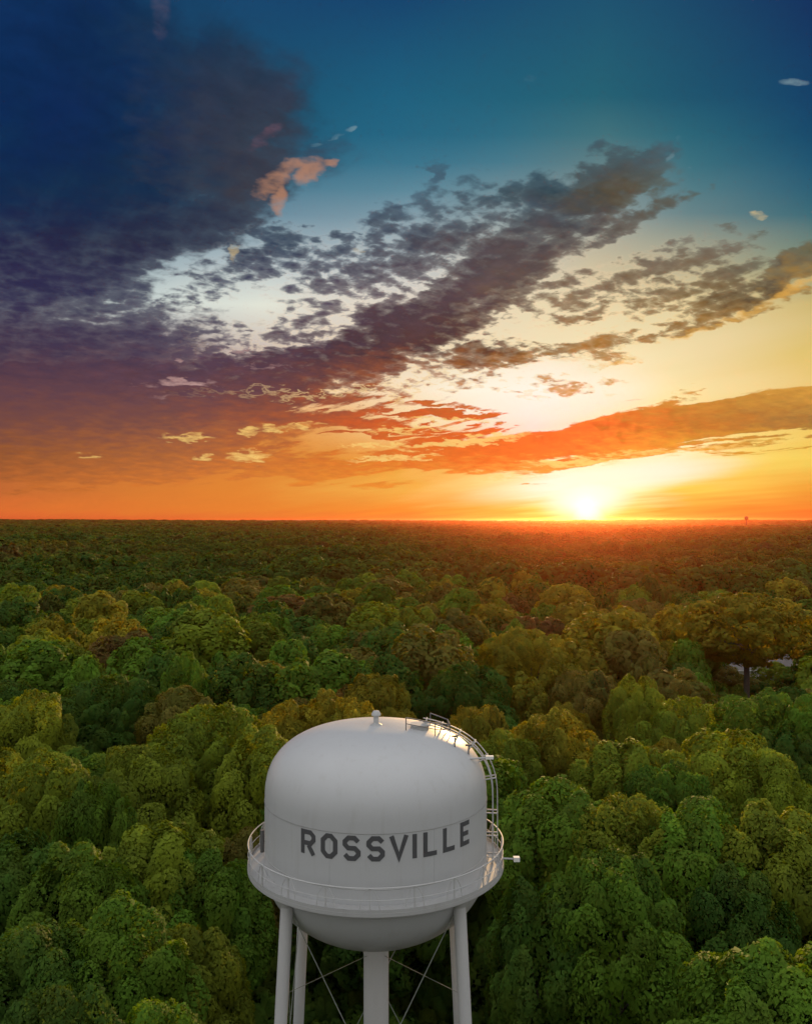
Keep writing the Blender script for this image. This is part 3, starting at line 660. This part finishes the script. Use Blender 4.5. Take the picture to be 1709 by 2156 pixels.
for L_ in (NEARV, MIDV): 
    for k, (cm, lm, rc, z1) in enumerate(L_):
        me = bpy.data.meshes.new('trunk'); me.from_pydata(lm.v, [], lm.f); me.materials.append(MATS['bark']); L_[k] = (cm, me, rc, z1)
def fin(T_): 
    me = bpy.data.meshes.new('trunk'); me.from_pydata(T_[1].v, [], T_[1].f); me.materials.append(MATS['bark']); return (T_[0], me, T_[2], T_[3])
SPREAD = fin(SPREAD); BROAD = fin(BROAD)

trees = []      # x, y, crown width, top height, colour, kind
def tv(X_, Yt, w, d, col, kind='n'):
    x = (X_-854.5)/1878*d; top = CAMZ-(Yt-1096)/1878*d
    trees.append((x, d, w*(1.16 if kind == 'n' else 1.0), top, col, kind))
M_ = [  # crown colours by place: own green plus the gold of sunlight and haze
 (95, 1592, 8.5, 64, 'yellow-green'), (-40, 1570, 8, 68, 'yellow-green'), (205, 1640, 5.5, 62, 'fresh green'),
 (440, 1486, 13.5, 80, 'yellow-green', 'b'), (300, 1570, 9.5, 70, 'yellow-green'), (560, 1530, 8, 74, 'yellow-green'),
 (610, 1478, 7, 90, 'olive-gold'), (690, 1455, 6.5, 92, 'olive-gold'), (790, 1418, 8.5, 104, 'olive-gold'), (745, 1470, 7, 88, 'olive-gold'),
 (225, 1425, 15.0, 100, 'deep green', 'b'), (385, 1450, 9, 96, 'brownish olive'), (70, 1460, 9, 98, 'fresh green'),
 (300, 1340, 10.5, 134, 'fresh green'), (90, 1345, 10.5, 130, 'fresh green'), (510, 1382, 9, 112, 'deep green'), (610, 1390, 9, 114, 'fresh green'),
 (900, 1322, 12, 128, 'brownish olive'), (1110, 1325, 16, 126, 'olive-gold', 'b'), (985, 1395, 10, 110, 'deep green'),
 (1570, 1258, 21, 150, 'olive-gold', 's'), (1335, 1420, 6.5, 100, 'yellow-green'), (1230, 1410, 9, 108, 'brownish olive'),
 (1525, 1405, 8, 172, 'brownish olive'), (1572, 1425, 6, 168, 'brownish olive'), (1630, 1395, 7, 178, 'yellow-green'), (1700, 1400, 9, 165, 'fresh green'), (1545, 1345, 7, 225, 'brownish olive'), (1665, 1350, 8, 228, 'deep green'), (1605, 1440, 6, 160, 'deep green'), (1605, 1452, 10.5, 88, 'fresh green'), (1440, 1470, 8, 92, 'yellow-green'), (1700, 1470, 7, 84, 'fresh green'),
 (1010, 1485, 7.0, 84, 'olive-gold'), (1060, 1545, 7, 76, 'yellow-green'), (1165, 1493, 8.0, 80, 'olive-gold'), (1300, 1556, 8.2, 72, 'yellow-green'),
 (1520, 1535, 9.5, 72, 'yellow-green'), (1620, 1590, 7, 68, 'yellow-green'), (1410, 1610, 7, 66, 'fresh green'),
 (1180, 1640, 9, 60, 'fresh green'), (1330, 1680, 9, 57, 'yellow-green'), (1470, 1690, 8.5, 55, 'fresh green'), (1640, 1700, 8, 54, 'yellow-green'),
 (1150, 1850, 6.5, 49, 'deep green'), (1290, 1800, 8.0, 48, 'fresh green'), (1560, 1830, 6, 50, 'deep green'),
 (1620, 2010, 7.5, 37, 'fresh green'), (1760, 1990, 7, 38, 'fresh green'),
 (330, 1730, 8, 56, 'yellow-green'), (170, 1780, 7.5, 52, 'fresh green'), (20, 1760, 8, 54, 'deep green'), (440, 1790, 7, 55, 'fresh green'),
 (250, 1900, 7, 44, 'fresh green'), (60, 1960, 7.5, 42, 'deep green'), (400, 1950, 6.5, 46, 'yellow-green'), (130, 2080, 6.5, 36, 'deep green'), (330, 2120, 6, 37, 'fresh green'),
]
for a in M_: tv(*a)
rnd = random.Random(11)
def blocked(x, y, top=21):
    if math.hypot(x-TX, y-TY) < 12.0: return True
    if abs(x-TX) < 8.5 and 20 < y < 58: return True
    d = y
    if y > 20:
        X_ = x/y*1878+854.5
        if 158 < y < 236 and 1478 < X_ < 1740: return True
        if 40 < y < 158 and 1470 < X_ < 1725:     # keep the view of the houses open
            return (38-top)/y*1878+1096 < 1445
        if 20 < y < 62 and 1380 < X_ < 1560 and y < 46: return True
    return False
cell = {}
def near_ok(x, y, r):
    k = 9
    cx, cy = int(x//k), int(y//k)
    for i in range(cx-2, cx+3):
        for j in range(cy-2, cy+3):
            for (a, b, rr) in cell.get((i, j), ()):
                if (a-x)**2+(b-y)**2 < (r+rr)**2: return False
    return True
def put(x, y, r): cell.setdefault((int(x//9), int(y//9)), []).append((x, y, r))
for (x, y, w, t, c, k) in trees: put(x, y, w*.42)
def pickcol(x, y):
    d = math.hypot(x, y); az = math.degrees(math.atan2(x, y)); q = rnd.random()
    nearsun = math.exp(-((az-11)/12)**2)*min(d/160, 1)  # warm sun haze put into leaf colours, stronger with distance toward the sun
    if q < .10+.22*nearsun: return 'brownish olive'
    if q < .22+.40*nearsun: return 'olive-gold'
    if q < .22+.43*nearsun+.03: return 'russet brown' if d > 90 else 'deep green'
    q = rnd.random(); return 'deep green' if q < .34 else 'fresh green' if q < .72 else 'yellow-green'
extra = []
fill = []
for _ in range(60000):
    r_ = 300*math.sqrt(rnd.random()); a = rnd.uniform(-46, 46)
    x, y = r_*math.sin(R(a)), r_*math.cos(R(a))
    if y < 26: continue
    w = min(max(rnd.gauss(11.6, 2.8), 7), 17); top = min(max(rnd.gauss(18.2, 1.6)+(w-9)*.35, 14.5), 23.0)
    if y < 60: top = min(top, 20.0)
    if blocked(x, y, top) or not near_ok(x, y, w*.40): continue
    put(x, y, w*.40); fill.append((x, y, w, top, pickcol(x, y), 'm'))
def shown(t):
    x, y = t[0], t[1]
    return abs(x)/y < .455+t[2]*.5/y and (38-t[3])/y < .60
score = lambda t: t[2]/t[1]
vis = sorted([t for t in fill if shown(t)], key=score, reverse=True)
nman = len(trees); keep = vis[:298-nman]
rest = [t for t in fill if t not in set(keep)]
trees += keep

ORD = ['leftmost', 'second from left', 'third from left', 'fourth from left', 'fifth from left', 'sixth from left', 'seventh from left', 'eighth from left', 'ninth from left',
       'tenth from left', 'eleventh from left', 'twelfth from left', 'thirteenth from left', 'fourteenth from left', 'fifteenth from left']
def words(t):
    x, y, w, top, col, kind = t
    X_ = x/y*1878+854.5
    size = 'broad' if w > 11 else 'narrow' if w < 7.6 else 'round'
    band = ('beside tower legs' if y < 50 else 'level with tank' if y < 68 else 'just beyond tower' if y < 92 else
            'in second row past tower' if y < 118 else 'in middle distance' if y < 150 else 'deeper in middle distance' if y < 190 else 'far back' if y < 235 else 'farthest back')
    side = ('at far left' if X_ < 250 else 'left of tank' if X_ < 540 else 'behind tank' if X_ < 1060 else 'below sun' if X_ < 1420 else 'right, toward houses')
    return (size, col, band, side)
from collections import defaultdict
byw = defaultdict(list)
for i, t in enumerate(trees): byw[words(t)].append(i)
labels = {}
for k, ids in byw.items():
    ids.sort(key=lambda i: trees[i][0]/trees[i][1])
    size, col, band, side = k
    for n_, i in enumerate(ids):
        base = f'{size} {col} tree {band}, {side}'
        labels[i] = base if len(ids) == 1 else f'{ORD[n_] if n_ < len(ORD)-1 and n_ < len(ids)-1 else "rightmost"} {base}'
for i, (x, y, w, top, col, kind) in enumerate(trees):
    pool = SPREAD if kind == 's' else BROAD if kind == 'b' else (NEARV if y < 112 else MIDV)[rnd.randrange(8 if y < 112 else 7)]
    cm, tm, rc, z1 = pool
    root = thing('tree', (x, y, 0), labels[i], 'tree', 'trees of the forest round the water tower')
    sz = top/z1; s = w/(2*rc*.98); rz = rnd.uniform(0, 6.28)
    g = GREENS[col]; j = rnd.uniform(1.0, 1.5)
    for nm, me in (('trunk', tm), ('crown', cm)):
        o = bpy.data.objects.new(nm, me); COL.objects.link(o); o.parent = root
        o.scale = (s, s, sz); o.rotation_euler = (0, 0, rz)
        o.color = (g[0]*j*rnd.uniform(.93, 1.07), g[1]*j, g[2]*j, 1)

# the forest beyond: far too many to count, one object
src = bpy.data.collections.new('forest_sources')
FARS = []
def far_src(k, seed, rc, z0, z1, nk, nc, leaf, amp, nlimb):
    rs = np.random.RandomState(seed); V, t, C = crown(rs, rc, z0, z1, nk, nc, leaf, amp=amp)
    ex = limbs(rs, C, z0, z1, .3, nlimb, sides=5) if nlimb else MB().tube([(0, 0, 0), (0, 0, z0+3)], .3, 4)
    me = quads_mesh('forest_tree', V, t, 'leaf_far', (ex.v, ex.f)); o = bpy.data.objects.new('forest_tree_%02d' % k, me); src.objects.link(o); FARS.append(o)
for k in range(5): far_src(k, 300+k, 5.2+.3*k, 7, 20.5, 30, 2400, .74, .32, 3)
for k in range(5, 10): far_src(k, 300+k, 5.2+.25*(k-5), 7, 20.5, 20, 750, 1.2, .34, 0)
for k in range(10, 14): far_src(k, 300+k, 5.6, 7, 20.5, 12, 240, 2.1, .34, 0)
far_src(14, 414, 5.6, 5, 20.5, 44, 22000, .36, .34, 3)
pts = []
for (x, y, w, top, c, k) in rest: pts.append((x, y, 0, 14 if math.hypot(x, y) < 110 else rnd.randrange(0, 5), w/11, w/11, top/20.5))
def gridfill(r0, r1, sp, ang, k0, k1, sxy, sz, jit=.42, keepf=None):
    n = int(r1/sp)+1
    rr = np.random.RandomState(int(sp*10+r1))
    gx, gy = np.meshgrid(np.arange(-n, n+1), np.arange(-n, n+1)); gx = gx.ravel()*sp+rr.uniform(-jit, jit, gx.size)*sp; gy = gy.ravel()*sp+rr.uniform(-jit, jit, gy.size)*sp
    d = np.hypot(gx, gy); a = np.degrees(np.abs(np.arctan2(gx, gy))); m = (d > r0) & (d <= r1) & (a < ang)
    gx, gy, d = gx[m], gy[m], d[m]
    for x, y, dd in zip(gx, gy, d):
        z = ground_z(dd)
        if dd > 2500: q = math.atan2(x, y); z += 3.0*math.sin(q*7+dd*.0007)+2.0*math.sin(q*19+1.3+dd*.0012)-.3
        s = rr.uniform(.7, 1.5)
        tall = 1+.13*math.sin(x*.023+1+math.sin(y*.006)*2)*math.sin(y*.017+math.sin(x*.004)*2)+.08*math.sin(x*.061)*math.sin(y*.05)
        pts.append((x, y, z, rr.randint(k0, k1), sxy*s, sxy*s, sz*tall*(.74+.24*s)*rr.uniform(.9, 1.08)))
gridfill(300, 720, 8.6, 46, 0, 5, .95, .97)
gridfill(720, 2000, 11.5, 42, 5, 10, 1.25, 1.0)
gridfill(2000, 6500, 26, 34, 10, 14, 2.9, 1.05)
# round the camera, outside the picture, so that the place does not stop at the frame
rr = np.random.RandomState(9)
for _ in range(2600):
    d = 260*math.sqrt(rr.random_sample()); a = rr.uniform(46, 314); x, y = d*math.sin(R(a)), d*math.cos(R(a))
    if math.hypot(x-TX, y-TY) > 14 and math.hypot(x, y) > 5: pts.append((x, y, 0, 14 if d < 90 else rr.randint(0, 5), rr.uniform(.8, 1.1), rr.uniform(.8, 1.1), rr.uniform(.8, 1.0)))
# understorey filling the gaps between the near crowns
for _ in range(4200):
    d = 26+130*rr.random_sample(); a = rr.uniform(-46, 46); x, y = d*math.sin(R(a)), d*math.cos(R(a))
    dt = math.hypot(x-TX, y-TY)
    if dt < 11 or (dt < 26 and rr.random_sample() < .45): continue
    q = rr.uniform(.38, .72)*(.75 if dt < 26 else 1); pts.append((x, y, -2.0, 14, q*1.05, q*1.05, q*.98))
pa = np.array(pts)
me = bpy.data.meshes.new('forest'); me.vertices.add(len(pa)); me.vertices.foreach_set('co', pa[:, :3].astype(np.float32).ravel())
for nm, typ, dat in (('idx', 'INT', pa[:, 3].astype(np.int32)), ('rot', 'FLOAT_VECTOR', np.stack([pa[:, 0]*0, pa[:, 0]*0, rr.uniform(0, 6.28, len(pa))], 1)), ('scl', 'FLOAT_VECTOR', pa[:, 4:7])):
    at = me.attributes.new(nm, typ, 'POINT'); at.data.foreach_set('value' if typ == 'INT' else 'vector', dat.astype(np.int32 if typ == 'INT' else np.float32).ravel())
me.update()
fo = bpy.data.objects.new('forest', me); COL.objects.link(fo); fo['kind'] = 'stuff'; fo['label'] = 'unbroken forest canopy running back to the horizon'
ng = bpy.data.node_groups.new('forest', 'GeometryNodeTree')
ng.interface.new_socket('Geometry', in_out='INPUT', socket_type='NodeSocketGeometry'); ng.interface.new_socket('Geometry', in_out='OUTPUT', socket_type='NodeSocketGeometry')
gi = ng.nodes.new('NodeGroupInput'); go = ng.nodes.new('NodeGroupOutput'); ip = ng.nodes.new('GeometryNodeInstanceOnPoints'); ci = ng.nodes.new('GeometryNodeCollectionInfo')
ci.inputs['Collection'].default_value = src; ci.inputs['Separate Children'].default_value = True; ci.inputs['Reset Children'].default_value = True
def named(n, t):
    a = ng.nodes.new('GeometryNodeInputNamedAttribute'); a.data_type = t; a.inputs[0].default_value = n
    return [o for o in a.outputs if o.enabled][0]
ng.links.new(gi.outputs[0], ip.inputs['Points']); ng.links.new(ci.outputs[0], ip.inputs['Instance']); ip.inputs['Pick Instance'].default_value = True
ng.links.new(named('idx', 'INT'), ip.inputs['Instance Index']); ng.links.new(named('rot', 'FLOAT_VECTOR'), ip.inputs['Rotation']); ng.links.new(named('scl', 'FLOAT_VECTOR'), ip.inputs['Scale'])
ng.links.new(ip.outputs[0], go.inputs[0])
md = fo.modifiers.new('forest', 'NODES'); md.node_group = ng
